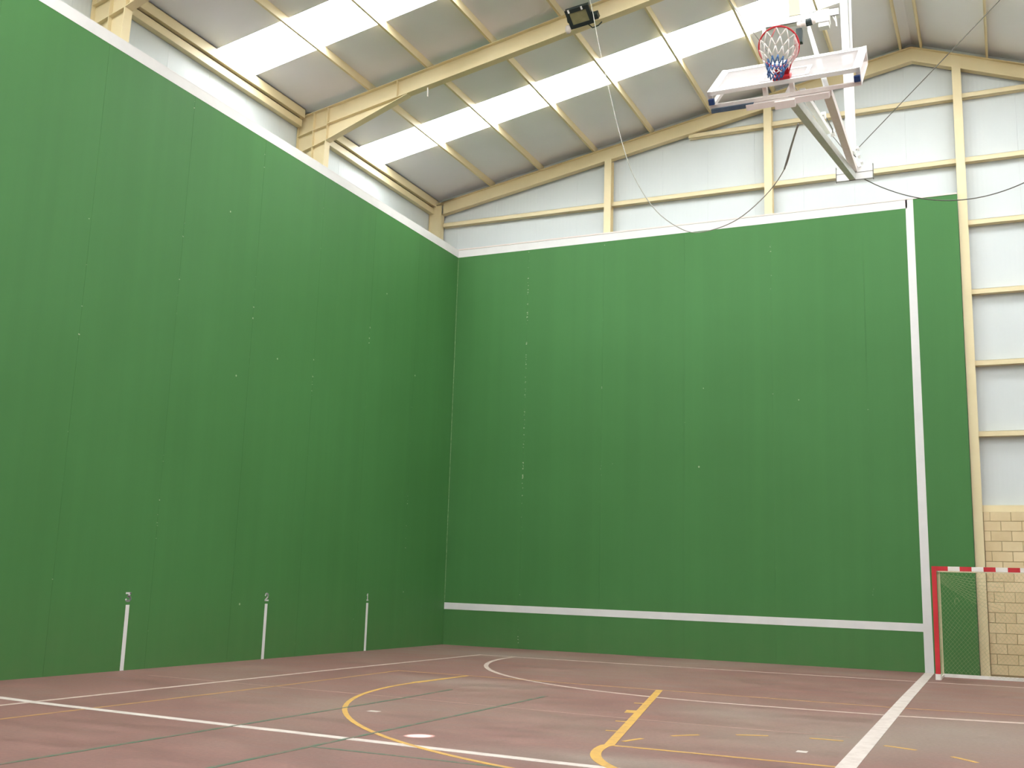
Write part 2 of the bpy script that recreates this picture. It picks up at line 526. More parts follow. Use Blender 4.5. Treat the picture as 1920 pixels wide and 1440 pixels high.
DIG = {
    '3': [[(0.06, 0.93), (0.9, 0.93)], [(0.86, 0.93), (0.42, 0.56)], [(0.42, 0.56), (0.7, 0.55), (0.88, 0.42), (0.9, 0.24), (0.76, 0.08), (0.48, 0.02), (0.18, 0.07), (0.08, 0.2)]],
    '2': [[(0.14, 0.72), (0.22, 0.9), (0.48, 0.98), (0.76, 0.9), (0.88, 0.7), (0.76, 0.48), (0.4, 0.26), (0.14, 0.1)], [(0.1, 0.04), (0.95, 0.04)]],
    '1': [[(0.5, 1.0), (0.5, 0.0)], [(0.32, 0.82), (0.5, 0.98)], [(0.3, 0.02), (0.7, 0.02)]],
}
for k, (yc, dg) in enumerate(((-3.45, '1'), (-6.89, '2'), (-10.33, '3'), (-13.8, '4'))):
    if dg != '4':
        o = MB().box(-0.004, 0.003, yc - 0.038, yc + 0.038, 0.0, 0.985).build('distance_mark', M_STRIPE, wall_left, label='upright white bar under the number ' + dg)
        m = MB()
        for st in DIG[dg]:
            m2 = stroke3([(yc - 0.055 + 0.11 * u, 1.04 + 0.13 * v) for u, v in st], 0.027)
            m.add(m2.v, m2.f)
        m.build('painted_number', M_STRIPE, wall_left, label='white painted number ' + dg)

# ------------------------------------------------------------------ outer shell: gable cladding, posts, girts, block plinth
gable = empty_struct('wall_gable', 'white metal-clad gable wall with cream steel posts and girts above the green wall', 'wall')
cx = [-1.0] + [6.38 - 1.1 * k for k in range(6, 0, -1)] + [6.38 + 1.1 * k for k in range(0, 10)] + [XE1]
cx = sorted(set(round(c, 3) for c in cx if -1.0 <= c <= XE1))
for a, b in zip(cx[:-1], cx[1:]):
    zb = 3.17 if a > 11.5 else 0.0
    pts = [(a + 0.001, YF, zb), (b - 0.001, YF, zb), (b - 0.001, YF, roof_z(b)), (a + 0.001, YF, roof_z(a))]
    if a < XR < b:
        pts.insert(3, (XR, YF, roof_z(XR)))
    MB().prism(pts, (0, 0.08, 0)).build('cladding_panel', M_CLAD, gable)
MB().prism([(XE0, YF + 0.07, 0.0), (XE1, YF + 0.07, 0.0), (XE1, YF + 0.07, roof_z(XE1)), (XR, YF + 0.07, roof_z(XR)), (XE0, YF + 0.07, roof_z(XE0))], (0, 0.05, 0)).build('outer_skin', M_CLAD, gable)
# girts: between the posts, z levels measured from the photo
POSTS = [3.965, 7.83, 11.865, 15.8]
def girt(x0, x1, z, h=0.11):
    m = MB()
    m.box(x0, x1, 0.20, 0.205, z, z + h).box(x0, x1, 0.20, 0.335, z, z + 0.006).box(x0, x1, 0.20, 0.335, z + h - 0.006, z + h)
    m.build('girt', M_STEEL, gable)
segs = [(-0.6, 3.88), (4.05, 7.745), (7.915, 11.775), (11.955, 15.7), (15.9, 16.8)]
for x0, x1 in segs[:-1]:
    girt(x0, x1, 10.545)
girt(5.95, 7.745, 12.0)
girt(7.915, 11.775, 12.0)
girt(11.955, 13.3, 12.0)
for z in (9.15, 7.65, 6.14, 4.68):
    girt(11.955, 15.7, z)
for z in (10.545, 9.15, 7.65, 6.14, 4.68):
    girt(15.9, 16.8, z)
for x in POSTS:
    zt = rafter_top(x) - 0.34
    m = MB()
    m.box(x - 0.088, x + 0.088, 0.10, 0.112, 0.0, zt + 0.03)
    m.box(x - 0.006, x + 0.006, 0.112, 0.288, 0.0, zt)
    m.box(x - 0.088, x + 0.088, 0.288, 0.30, 0.0, zt)
    m.build('post', M_STEEL, gable)
# sill flashing over the blocks
MB().box(11.955, 16.9, 0.18, 0.335, 3.165, 3.215).box(11.955, 16.9, 0.19, 0.335, 3.215, 3.30).build('sill_flashing', M_STEEL, gable)
# block plinth
MB().box(11.955, 16.95, 0.172, 0.33, 0.0, 3.165).build('mortar_bed', M_MORTAR, gable)
bw, bh = 0.375, 0.197
shared = {}
row = 0
z = 0.025
while z < 3.12:
    h = min(bh, 3.163 - z)
    x = 12.085 - bw + (bw / 2 if row % 2 == 0 else 0.0)
    while x < 16.9:
        x0, x1 = max(x, 11.96), min(x + bw, 16.93)
        if x1 - x0 > 0.03:
            key = (round(x1 - x0, 3), round(h, 3), random.choice((0, 1)))
            if key not in shared:
                mb = MB().bbox(0.004, key[0] - 0.004, 0, 0.09, 0.004, key[1] - 0.004, 0.005)
                o = mb.build('brick', (M_BLOCK, M_BLOCK2)[key[2]], gable)
                shared[key] = o.data
            else:
                o = bpy.data.objects.new('brick', shared[key])
                COL.objects.link(o)
                o.parent = gable
            o.location = (x0, 0.15 + random.uniform(0, 0.006), z)
        x += bw
    z += bh
    row += 1

# ------------------------------------------------------------------ side, right and back shell
shell = empty_struct('wall_side', 'pale metal cladding showing above the green side wall', 'wall')
y = YF
while y > YB:
    y2 = max(y - 1.1, YB)
    MB().box(-1.08, -1.0, y2 + 0.002, y - 0.002, 0.0, roof_z(-1.0) + 0.02).build('cladding_panel', M_CLAD, shell)
    y = y2
MB().box(-1.12, -1.075, YB, YF + 0.1, 0.0, roof_z(-1.0) + 0.05).build('outer_skin', M_CLAD, shell)
wr = MB().box(XE1, XE1 + 0.15, YB, YF + 0.12, 0.0, roof_z(XE1) + 0.05).build('wall_right', M_PLAIN)
struct(wr, 'plain pale right-hand wall of the hall', 'wall')
wbk = MB().prism([(-1.1, YB, 0), (XE1 + 0.15, YB, 0), (XE1 + 0.15, YB, roof_z(XE1) + 0.05), (XR, YB, roof_z(XR) + 0.05), (-1.1, YB, roof_z(-1.1) + 0.05)], (0, -0.15, 0)).build('wall_back', M_PLAIN)
struct(wbk, 'plain pale rear wall of the hall', 'wall')

# ------------------------------------------------------------------ ceiling: roof sheets, skylights, purlins, eave beam
ceiling = empty_struct('ceiling', 'grey sheet roof with white backlit skylight strips and cream purlins', 'ceiling')
T = 0.07


def slab(xa, xb, ya, yb, name, mat, dz=0.0, t=T):
    pts = [(xa, ya, roof_z(xa) + dz), (xb, ya, (roof_z(xb) if xb != XR else roof_z(XR)) + dz), (xb, ya, roof_z(xb) + dz + t), (xa, ya, roof_z(xa) + dz + t)]
    return MB().prism(pts, (0, yb - ya, 0)).build(name, mat, ceiling)


def hole_slab(xa, xb, ya, yb, hx, hy, r):
    """roof sheet with a round hole"""
    n = 32
    ring = []
    sq = []
    for k in range(n):
        a = 2 * math.pi * k / n + math.pi / n
        c, s_ = math.cos(a), math.sin(a)
        ring.append((hx + r * c, hy + r * s_))
        t = min((xb - hx) / c if c > 0 else (xa - hx) / c, (yb - hy) / s_ if s_ > 0 else (ya - hy) / s_)
        sq.append((hx + t * c, hy + t * s_))
    corners = [(xb, yb), (xa, yb), (xa, ya), (xb, ya)]
    m = MB()
    for dz in (0, T):
        vs = [(x, y_, roof_z(x) + dz) for x, y_ in ring + sq]
        fs = [(k, (k + 1) % n, n + (k + 1) % n, n + k) for k in range(n)]
        for cxy in corners:
            best = None
            for k in range(n):
                j = (k + 1) % n
                if abs(sq[k][0] - cxy[0]) < 1e-6 and abs(sq[j][1] - cxy[1]) < 1e-6 or abs(sq[k][1] - cxy[1]) < 1e-6 and abs(sq[j][0] - cxy[0]) < 1e-6:
                    best = k
            if best is not None:
                vs.append((cxy[0], cxy[1], roof_z(cxy[0]) + dz))
                fs.append((n + best, n + (best + 1) % n, len(vs) - 1))
        m.add(vs, fs)
    N = len(m.v) // 2
    m.f += [(k, (k + 1) % n, N + (k + 1) % n, N + k) for k in range(n)]
    return m.build('roof_panel', M_CEIL, ceiling)


edges = [YF + 0.13]
for a, b in SKYL:
    edges += [b, a]
edges.append(YB - 0.15)
for i in range(0, len(edges), 2):
    y1, y0 = edges[i], edges[i + 1]
    for xa, xb in ((-1.13, XR), (XR, XE1 + 0.2)):
        if y0 < HOLE.y + 0.3 and y1 > HOLE.y - 0.3 and xa < HOLE.x < xb:
            pass
        slab(xa, xb, y0, y1, 'roof_panel', M_CEIL) if not (xa < HOLE.x < xb and y0 < HOLE.y < y1) else None
# skylight segments between purlins
for si, (a, b) in enumerate(SKYL):
    px = [-1.0] + [p for p in PURL if p > -0.5] + [XE1]
    for xa, xb in zip(px[:-1], px[1:]):
        if xa < XR < xb:
            continue
        g0 = 0.012 if xa > -0.9 else 0.0
        xa2, xb2 = xa + g0, xb - 0.012
        if a < HOLE.y < b and xa < HOLE.x < xb:
            # this segment is an unseen opaque sheet, added to hold the round hole for the sun patch
            hole_slab(xa2 - 0.02, xb2 + 0.02, a, b, HOLE.x, HOLE.y, 0.125)
            continue
        slab(xa2, xb2, a, b, 'skylight', M_SKY, 0.0, 0.012)
    # opaque filler added over each purlin against leaking sky light; ridge, eaves closed too
    for p in px[1:-1]:
        slab(p - 0.03, p + 0.03, a - 0.02, b + 0.02, 'leak_filler_strip', M_CEIL, 0.013 if abs(p - XR) > 0.3 else 0.0, 0.03)
    slab(10.75, XR, a, b, 'roof_panel', M_CEIL, 0.0, 0.04)
    slab(XR, 11.19, a, b, 'roof_panel', M_CEIL, 0.0, 0.04)
    slab(-1.13, -0.98, a, b, 'roof_panel', M_CEIL, 0.013, 0.04)
    slab(XE1 - 0.02, XE1 + 0.2, a, b, 'roof_panel', M_CEIL, 0.013, 0.04)
# purlins (Z sections)
for p in PURL[1:-1]:
    zt = roof_z(p)
    m = MB()
    z0 = rafter_top(p) + 0.001
    sg = -1 if p < XR else 1
    m.box(p - 0.004, p + 0.004, YB, YF, z0, zt)
    m.box(min(p, p + sg * 0.045), max(p, p + sg * 0.045), YB, YF, z0, z0 + 0.006)
    m.box(min(p, p + sg * 0.045), max(p, p + sg * 0.045), YB, YF, zt - 0.02, zt - 0.012)
    m.build('purlin', M_STEEL, ceiling)
# eave beam on the left: two channels, a dark backing painting the shade in the slot between
ends = [YF] + [v for f in FRAMES[1:] for v in (f + 0.09, f - 0.09)] + [YB]
for yb, ya in zip(ends[::2], ends[1::2]):
    MB().box(-0.90, -0.80, ya, yb, 11.105, 11.30).box(-0.99, -0.80, ya, yb, 11.29, 11.30).build('eave_beam', M_STEEL, ceiling, label='upper cream eave channel')
    MB().box(-0.93, -0.86, ya, yb, 10.92, 11.065).box(-0.99, -0.86, ya, yb, 10.915, 10.922).build('eave_beam', M_STEEL, ceiling, label='lower cream eave channel')
    MB().box(-0.985, -0.935, ya, yb, 11.0, 11.28).build('eave_slot_shade', M_DARK, ceiling, label='dark backing that paints the shade between the eave channels')


# ------------------------------------------------------------------ portal frames
def ibeam_x(m, xa, xb, ztop, depth, yc, w, x_extra=None):
    """I-section along the slope in the xz plane; ztop(x) gives the top; returns nothing"""
    za, zb = ztop(xa), ztop(xb)
    m.prism([(xa, yc - 0.005, za - depth), (xb, yc - 0.005, zb - depth), (xb, yc - 0.005, zb), (xa, yc - 0.005, za)], (0, 0.01, 0))
    for off in (0.0, -(depth - 0.014)):
        m.prism([(xa, yc - w / 2, za + off), (xb, yc - w / 2, zb + off), (xb, yc - w / 2, zb + off - 0.014), (xa, yc - w / 2, za + off - 0.014)], (0, w, 0))


def portal(yc, label, gable_frame=False):
    t = thing('portal_frame', label, 'steel frame', (-0.6, yc, 0), 'cream portal frames')
    w = 0.17
    D = 0.34 if gable_frame else 0.385
    lt = lambda x: 11.32 + 0.1847 * x
    rt_ = lambda x: 11.32 + 0.1847 * XR - 0.37 * (x - XR)
    m = MB()
    if gable_frame:
        ibeam_x(m, -0.615, XR, lt, D, yc, w)
    else:
        ibeam_x(m, -0.245, XR, lt, D, yc, w)
    m.prism([(-0.985, yc - w / 2, lt(-0.985)), (-0.24, yc - w / 2, lt(-0.24)), (-0.24, yc - w / 2, lt(-0.24) - 0.014), (-0.985, yc - w / 2, lt(-0.985) - 0.014)], (0, w, 0))
    m.build('rafter', M_STEEL, t)
    m = MB()
    ibeam_x(m, XR, 16.75, rt_, D, yc, w)
    m.build('rafter', M_STEEL, t)
    if gable_frame:
        m = MB()
        m.box(-0.985, -0.97, yc - w / 2, yc + w / 2, 0, 11.13)
        m.box(-0.635, -0.62, yc - w / 2, yc + w / 2, 0, 10.87)
        m.box(-0.97, -0.635, yc - 0.05, yc - 0.04, 0, 11.13)
        m.build('column', M_STEEL, t)
        m = MB()
        m.box(16.60, 16.615, yc - w / 2, yc + w / 2, 0, 11.0).box(16.95, 16.965, yc - w / 2, yc + w / 2, 0, 11.0).box(16.61, 16.955, yc - 0.05, yc - 0.04, 0, 11.0)
        m.build('column', M_STEEL, t)
        return t
    # left column: tapered I-section
    m = MB()
    m.box(-0.985, -0.972, yc - w / 2, yc + w / 2, 0, 11.14)
    m.prism([(-0.972, yc - 0.005, 0), (-0.50, yc - 0.005, 0), (-0.25, yc - 0.005, 10.50), (-0.25, yc - 0.005, 11.26), (-0.972, yc - 0.005, 11.13)], (0, 0.01, 0))
    m.prism([(-0.50, yc - w / 2, 0), (-0.485, yc - w / 2, 0), (-0.235, yc - w / 2, 10.53), (-0.25, yc - w / 2, 10.53)], (0, w, 0))
    col = m.build('column', M_STEEL, t)
    for a, b in (((-0.97, 10.71), (-0.60, 10.80)), ((-0.97, 10.32), (-0.25, 10.53)), ((-0.60, 10.80), (-0.22, 10.87))):
        MB().bar((a[0], yc, a[1]), (b[0], yc, b[1]), w - 0.01, 0.012).build('stiffener', M_STEEL, col)
    for x, z0, z1 in ((-0.585, 9.2, 11.19), (-0.235, 10.53, 11.25)):
        MB().box(x - 0.006, x + 0.006, yc - w / 2 + 0.005, yc + w / 2 - 0.005, z0, z1).build('stiffener', M_STEEL, col)
    # haunch
    m = MB()
    m.prism([(-0.25, yc - 0.006, 10.53), (1.62, yc - 0.006, 11.20), (1.62, yc - 0.006, lt(1.62) - 0.36), (-0.25, yc - 0.006, lt(-0.25) - 0.36)], (0, 0.012, 0))
    m.bar((-0.25, yc, 10.525), (1.70, yc, 11.235), w, 0.014)
    h = m.build('haunch', M_STEEL, t)
    MB().prism([(1.44, yc - w / 2, lt(1.44) - 0.37), (1.452, yc - w / 2, lt(1.44) - 0.37), (1.452, yc - w / 2, lt(1.44) - 0.01), (1.44, yc - w / 2, lt(1.44) - 0.01)], (0, w, 0)).build('stiffener', M_STEEL, h)
    # right column and haunch
    m = MB()
    m.box(16.95, 16.965, yc - w / 2, yc + w / 2, 0, 11.15).box(16.45, 16.465, yc - w / 2, yc + w / 2, 0, 10.75).box(16.46, 16.955, yc - 0.005, yc + 0.005, 0, 11.1)
    m.build('column', M_STEEL, t)
    m = MB()
    m.prism([(16.45, yc - 0.006, 10.4), (14.9, yc - 0.006, 11.45), (14.9, yc - 0.006, 11.6), (16.45, yc - 0.006, 11.1)], (0, 0.012, 0)).bar((16.45, yc, 10.4), (14.8, yc, 11.5), w, 0.014)
    m.build('haunch', M_STEEL, t)
    return t


portal(FRAMES[0], 'cream steel gable frame set against the white cladding, peak at upper right', True)
LBL = ['cream portal frame with a haunched left knee, carrying the floodlight', 'nearer cream portal frame, only its column top showing at the upper left corner',
       'portal frame just ahead of the camera, out of view overhead', 'portal frame over the camera', 'portal frame behind the camera', 'rearmost portal frame by the back wall']
for yc, lb in zip(FRAMES[1:3], LBL):
    portal(yc, lb)
t2 = bpy.data.objects  # short white rope end hanging under the second frame
MB().tube([(2.13, -5.60, 11.36), (2.135, -5.60, 11.25), (2.14, -5.60, 11.13)], 0.012, 6).build('hanging_rope_end', M_CORDWHITE, [o for o in t2 if o.name == 'portal_frame.001'][0])

# ------------------------------------------------------------------ floodlight on the second rafter
FL = Vector((5.55, -5.93, 12.03))
fl = thing('floodlight', 'dark square floodlight with glass front clamped on the second rafter', 'lamp', FL)


def boxrot(m, c, X, Y, Z, sx, sy, sz, taper=1.0):
    q = []
    for k in (-1, 1):
        s_ = taper if k > 0 else 1.0
        for i, j in ((-1, -1), (1, -1), (1, 1), (-1, 1)):
            q.append(Vector(c) + X * (sx / 2 * i * s_) + Y * (sy / 2 * j * s_) + Z * (sz / 2 * k))
    return m.add(q, [(0, 1, 2, 3), (7, 6, 5, 4), (0, 4, 5, 1), (1, 5, 6, 2), (2, 6, 7, 3), (3, 7, 4, 0)])


X = Vector((1, 0, 0.10)).normalized()
Nn = Vector((0.10, -0.55, -0.83)).normalized()      # where the lamp faces
Yv = Nn.cross(X).normalized()
X = Yv.cross(Nn).normalized()
m = MB()
boxrot(m, FL, X, Yv, Nn, 0.46, 0.36, 0.10)
boxrot(m, FL - Nn * 0.09, X, Yv, -Nn, 0.44, 0.34, 0.10, 0.62)
m.build('housing', M_BLACK, fl)
m = MB()
for sx in (-1, 1):
    boxrot(m, FL + X * (0.20 * sx) + Nn * 0.055, X, Yv, Nn, 0.07, 0.38, 0.02)
    boxrot(m, FL + Yv * (0.155 * sx) + Nn * 0.055, X, Yv, Nn, 0.34, 0.075, 0.02)
m.build('front_rim', M_BLACK, fl)
m = MB()
boxrot(m, FL + Nn * 0.053, X, Yv, Nn, 0.34, 0.24, 0.006)
m.build('glass', M_LENS, fl)
sgy = 1 if Yv.z > 0 else -1
for sx in (-0.16, 0.10):
    m = MB()
    boxrot(m, FL + X * sx + Yv * (0.165 * sgy) + Nn * 0.07, X, Yv, Nn, 0.03, 0.06, 0.02)
    m.build('clip', M_WHITE, fl)
m = MB()
for sx in (-1, 1):
    m.bar(FL + X * 0.245 * sx, FL + X * 0.245 * sx - Nn * 0.12 - Vector((0, 0, 0.12)), 0.03, 0.02)
m.bar(FL + X * 0.255 - Nn * 0.12 - Vector((0, 0, 0.12)), FL - X * 0.255 - Nn * 0.12 - Vector((0, 0, 0.12)), 0.03, 0.03)
m.build('bracket', M_BLACK, fl)
m = MB()
boxrot(m, FL + X * 0.29 - Yv * sgy * 0.10 - Nn * 0.02, X, Yv, Nn, 0.10, 0.12, 0.12, 0.8)
m.build('ballast_box', M_BLACK, fl)
m = MB()
m.tube([FL + Vector((-0.27, 0.10, -0.10)), FL + Vector((-0.27, 0.10, -0.13)), FL + Vector((-0.27, 0.10, -0.21)), FL + Vector((-0.27, 0.10, -0.26))], [0.03, 0.055, 0.055, 0.03], 12)
m.build('junction_cap', paint('grey_plastic', srgb(176, 166, 156), srgb(188, 178, 168), 10, 0.5), fl, True)
MB().tube([(5.62, -5.72, 11.97), (5.74, -5.74, 11.84), (5.86, -5.75, 11.86), (5.93, -5.75, 11.92)], 0.012, 6).build('lead_wire', M_BLACK, fl)

# ------------------------------------------------------------------ folded basketball backstop
PIV = Vector((10.36, -5.6, 8.42))
bb = thing('basketball_backstop', 'white ceiling-hung basketball hoop and backboard, folded up under the roof', 'basketball hoop', (10.28, -5.6, 12.8))
MB().bar((10.26, -5.6, rafter_top(10.2) - 0.39), (10.325, -5.6, 8.72), 0.115, 0.115, (0, 1, 0)).build('mast', M_WHITE, bb)
MB().bar((10.36, -5.48, rafter_top(10.2) - 0.39), (10.385, -5.48, 8.60), 0.035, 0.05, (0, 1, 0)).build('rear_tube', M_WHITE, bb)
# pivot plate: folded channel
m = MB()
m.box(10.09, 10.67, -5.66, -5.65, 8.215, 8.42).box(10.09, 10.67, -5.65, -5.54, 8.41, 8.42)
m.build('pivot_plate', M_WHITE, bb)
m = MB()
for x in (10.085, 10.67):
    m.box(x, x + 0.010, -5.67, -5.62, 8.20, 8.46)
m.box(10.085, 10.676, -5.665, -5.655, 8.204, 8.215).box(10.085, 10.676, -5.665, -5.655, 8.335, 8.339)
m.build('plate_edge', M_WIRE, bb)
m = MB()
for x, z in ((10.27, 8.72), (10.45, 8.75), (10.46, 8.62), (10.27, 8.60), (10.50, 8.50)):
    m.tube([(x, -5.72, z), (x, -5.60, z)], 0.022, 8)
m.bar((10.28, -5.66, 8.78), (10.47, -5.66, 8.42), 0.04, 0.06, (0, 1, 0))
m.build('hinge_bolts', M_WHITE, bb)

BB0 = Vector((10.206, -11.08, 7.478))        # centre of the board's lower edge
AL = math.radians(50.3)
n = Vector((0, -math.cos(AL), math.sin(AL)))    # the way the board faces
t = Vector((0, math.sin(AL), math.cos(AL)))     # the board's own up
X1 = Vector((1, 0, 0))


def B(u, v, w=0.0):
    return BB0 + X1 * u + t * v + n * w


# arms
MB().bar(B(0.10, 0.02, -0.24), (10.35, -5.62, 8.28), 0.10, 0.115).build('arm', M_GREYTUBE, bb, label='thick lower arm')
MB().bar(B(0.50, 0.08, -0.22), (10.37, -5.6, 8.42), 0.10, 0.10).build('arm', M_PINKISH, bb, label='right-hand arm')
MB().bar(B(0.18, 0.30, -0.22), (10.33, -8.2, 8.02), 0.07, 0.07).build('link_bar', M_WHITE, bb)
MB().bar((9.69, -5.6, 11.10), B(0.50, 0.08, -0.20), 0.05, 0.07).build('lifting_rod', M_WHITE, bb)
m = MB()
cp = [Vector((10.33, -9.9, 7.78)).lerp(Vector((10.40, -5.75, 8.60)), k / 14) + Vector((0.02 * math.sin(k * 2.4), 0, 0.07 * math.sin(k * 1.7) * (0.4 + 0.6 * math.sin(k / 14 * math.pi)))) for k in range(15)]
m.tube(cp, 0.010, 6)
m.build('control_cable', M_WIRE, bb)
for k in (4, 7):
    MB().tube([cp[k] + Vector((-0.03, 0, 0)), cp[k] + Vector((0.03, 0, 0))], 0.05, 10).build('cable_pulley', M_WHITE, bb)

# board
m = MB()
boxrot(m, B(0, 0.525), X1, t, n, 1.76, 1.01, 0.015)
m.build('board_panel', M_BOARD, bb)
m = MB()
for sx in (-1, 1):
    boxrot(m, B(0.88 * sx, 0.525), X1, t, n, 0.04, 1.05, 0.05)
    boxrot(m, B(0, 0.525 + 0.505 * sx, -0.005), X1, t, n, 1.8, 0.04, 0.05)
m.build('board_frame', M_WHITE, bb)
m = MB()
for sx in (-1, 1):
    boxrot(m, B(0.835 * sx, 0.525, 0.009), X1, t, n, 0.05, 0.97, 0.003)
    boxrot(m, B(0, 0.525 + 0.46 * sx, 0.009), X1, t, n, 1.62, 0.05, 0.003)
    boxrot(m, B(0.27 * sx, 0.375, 0.009), X1, t, n, 0.05, 0.45, 0.003)
    boxrot(m, B(0, 0.375 + 0.20 * sx, 0.009), X1, t, n, 0.59, 0.05, 0.003)
m.build('board_marking', M_WHITE, bb, label='white painted border and target rectangle')
# rear support frame behind the board
m = MB()
boxrot(m, B(0, 0.04, -0.17), X1, t, n, 1.8, 0.05, 0.045)
boxrot(m, B(0, 1.00, -0.17), X1, t, n, 1.8, 0.05, 0.045)
for sx in (-1, 1):
    boxrot(m, B(0.875 * sx, 0.52, -0.17), X1, t, n, 0.05, 0.95, 0.045)
    boxrot(m, B(0.875 * sx, 0.04, -0.09), X1, t, n, 0.05, 0.05, 0.14)
    boxrot(m, B(0.875 * sx, 1.00, -0.09), X1, t, n, 0.05, 0.05, 0.14)
m.build('rear_frame', M_PINKISH, bb)
for sx in (-1, 1):
    m = MB()
    boxrot(m, B(0.86 * sx, -0.01, -0.10), X1, t, n, 0.07, 0.05, 0.07)
    m.build('corner_cap', M_BLUECAP, bb)
m = MB()
boxrot(m, B(-0.62, -0.005, -0.215), X1, t, n, 0.52, 0.05, 0.05)
m.build('padding_strip', paint('dark_blue_pad', srgb(70, 86, 104), srgb(84, 100, 116), 12, 0.7), bb)
m = MB()
boxrot(m, B(0.04, 0.0, -0.235), X1, t, n, 0.98, 0.09, 0.07)
boxrot(m, B(0.02, -0.03, -0.25), X1, t, n, 0.24, 0.14, 0.09)
for sx in (-0.22, 0.10):
    boxrot(m, B(sx, 0.10, -0.11), X1, t, n, 0.05, 0.10, 0.22)
boxrot(m, B(0.02, 0.30, -0.21), X1, t, n, 0.06, 0.6, 0.05)
m.build('crossbar', M_PINKISH, bb)
M_RUST = paint('rust', srgb(160, 100, 96), srgb(190, 140, 132), 30, 0.9)
for a, b in ((-0.42, -0.20), (0.14, 0.48)):
    m = MB()
    boxrot(m, B((a + b) / 2, 0.0, -0.272), X1, t, n, b - a, 0.008, 0.003)
    m.build('rust_streak', M_RUST, bb)

# rim: plate, ring, braces
m = MB()
boxrot(m, B(-0.0, 0.10, 0.035), X1, t, n, 0.20, 0.16, 0.04)
boxrot(m, B(-0.0, 0.15, 0.09), X1, t, n, 0.16, 0.035, 0.14)
m.build('rim_mount', M_RED, bb)
RC = B(0.0, 0.15, 0.385)
RR = 0.235
ringp = [RC + X1 * (RR * math.cos(2 * math.pi * k / 48)) + n * (RR * math.sin(2 * math.pi * k / 48)) for k in range(48)]
MB().tube(ringp, 0.011, 8, True).build('rim', M_RED, bb, True)
for sx in (-1, 1):
    MB().tube([B(0.07 * sx, 0.12, 0.05), B(0.12 * sx, 0.12, 0.17), B(0.19 * sx, 0.135, 0.25)], 0.010, 6).build('rim_brace', M_RED, bb)
# pale tube for the brace right of the rim, overexposure put into its colour
m = MB()
m.tube([RC + X1 * (0.215 * math.cos(math.radians(a))) + n * (0.215 * math.sin(math.radians(a))) - t * 0.03 for a in (20, 0, -15, -30, -45, -60, -72)], [0.014, 0.018, 0.022, 0.026, 0.03, 0.035, 0.03], 8)
m.build('bunched_net', paint('pinkish_overexposed_brace', srgb(226, 176, 172), srgb(238, 208, 204), 40, 0.9), bb, True)
# net: 12 loops, hanging straight down from the tilted rim
NL = 12
DOWN = Vector((0, 0, -1))


def netp(k, lv):
    """k in half steps round the ring, lv 0..5 down the net"""
    a = 2 * math.pi * k / (2 * NL)
    top = RC + X1 * (RR * math.cos(a)) + n * (RR * math.sin(a))
    f = lv / 5.0
    cen = RC + Vector((-0.05, 0.03, -0.34)) * f
    rr = RR * (1 - 0.60 * min(1, f * 1.25))
    # the lower rings relax towards the horizontal
    nn = (n * (1 - 0.5 * f) + Vector((0, -1, 0)) * 0.5 * f).normalized()
    return cen + X1 * (rr * math.cos(a)) + nn * (rr * math.sin(a) * (1 - 0.12 * f))


mw, mr, mb_ = MB(), MB(), MB()
for k in range(0, 2 * NL, 2):
    for s_ in (-1, 1):
        for lv in range(0, 5):
            k0 = k if lv % 2 == 0 else k + s_
            k1 = k + s_ if lv % 2 == 0 else k
            tgt = mb_ if lv >= 3 else (mr if (lv == 0 and k % 6 == 0 and s_ > 0) else mw)
            tgt.tube([netp(k0, lv), (netp(k0, lv) + netp(k1, lv + 1)) / 2 + Vector((0, 0, -0.004)), netp(k1, lv + 1)], 0.0078, 5)
netroot = mw.build('net', M_CORDWHITE, bb, True, 'white upper loops of the net')
for q, mt, lb in ((mr, M_CORDRED, 'red cords in the net'), (mb_, M_CORDBLUE, 'blue lower cords of the net')):
    q.build('net_cord', mt, netroot, True, lb)['kind'] = 'stuff'

# winch beam hanging under the rafter
m = MB()
m.box(8.90, 10.20, -5.66, -5.65, 11.22, 11.36).box(8.90, 10.20, -5.66, -5.54, 11.35, 11.36).box(8.90, 10.20, -5.66, -5.54, 11.22, 11.23)
m.build('winch_beam', M_WHITE, bb)
m = MB()
m.prism([(9.36, -5.62, 11.36), (9.55, -5.62, 11.36), (9.50, -5.62, rafter_top(9.5) - 0.39), (9.34, -5.62, rafter_top(9.4) - 0.39)], (0, 0.10, 0))
m.build('beam_hanger', M_STEEL, bb)
MB().box(8.905, 8.96, -5.68, -5.62, 11.10, 11.34).build('end_bracket', M_WHITE, bb)
m = MB()
m.box(9.84, 10.06, -5.82, -5.64, 11.06, 11.28).box(9.88, 10.05, -5.80, -5.66, 10.98, 11.06)
m.build('winch_gearbox', M_WHITE, bb)
m = MB()
m.tube([(9.55, -5.76, 11.11), (9.58, -5.76, 11.11)], 0.075, 16).tube([(9.65, -5.76, 11.12), (9.67, -5.76, 11.12)], 0.075, 16)
m.tube([(9.52, -5.76, 11.11), (9.66, -5.76, 11.12)], 0.045, 12)
m.build('winch_drum', M_PINKISH, bb)
MB().tube([(9.76, -5.76, 11.14), (9.84, -5.76, 11.14)], 0.06, 16).build('drum_coupling', M_PINKISH, bb)
MB().tube([(9.67, -5.76, 11.12), (9.77, -5.76, 11.13)], 0.062, 14).build('motor', M_BLACK, bb)
MB().box(9.50, 9.60, -5.78, -5.68, 10.78, 11.04).build('control_box', M_BLACK, bb, label='dark box')
m = MB()
m.bar((10.13, -5.62, 11.32), (10.16, -5.62, 11.02), 0.02, 0.05, (0, 1, 0)).bar((10.08, -5.62, 11.26), (10.16, -5.62, 11.10), 0.02, 0.03, (0, 1, 0))
m.build('end_bracket', M_WHITE, bb)
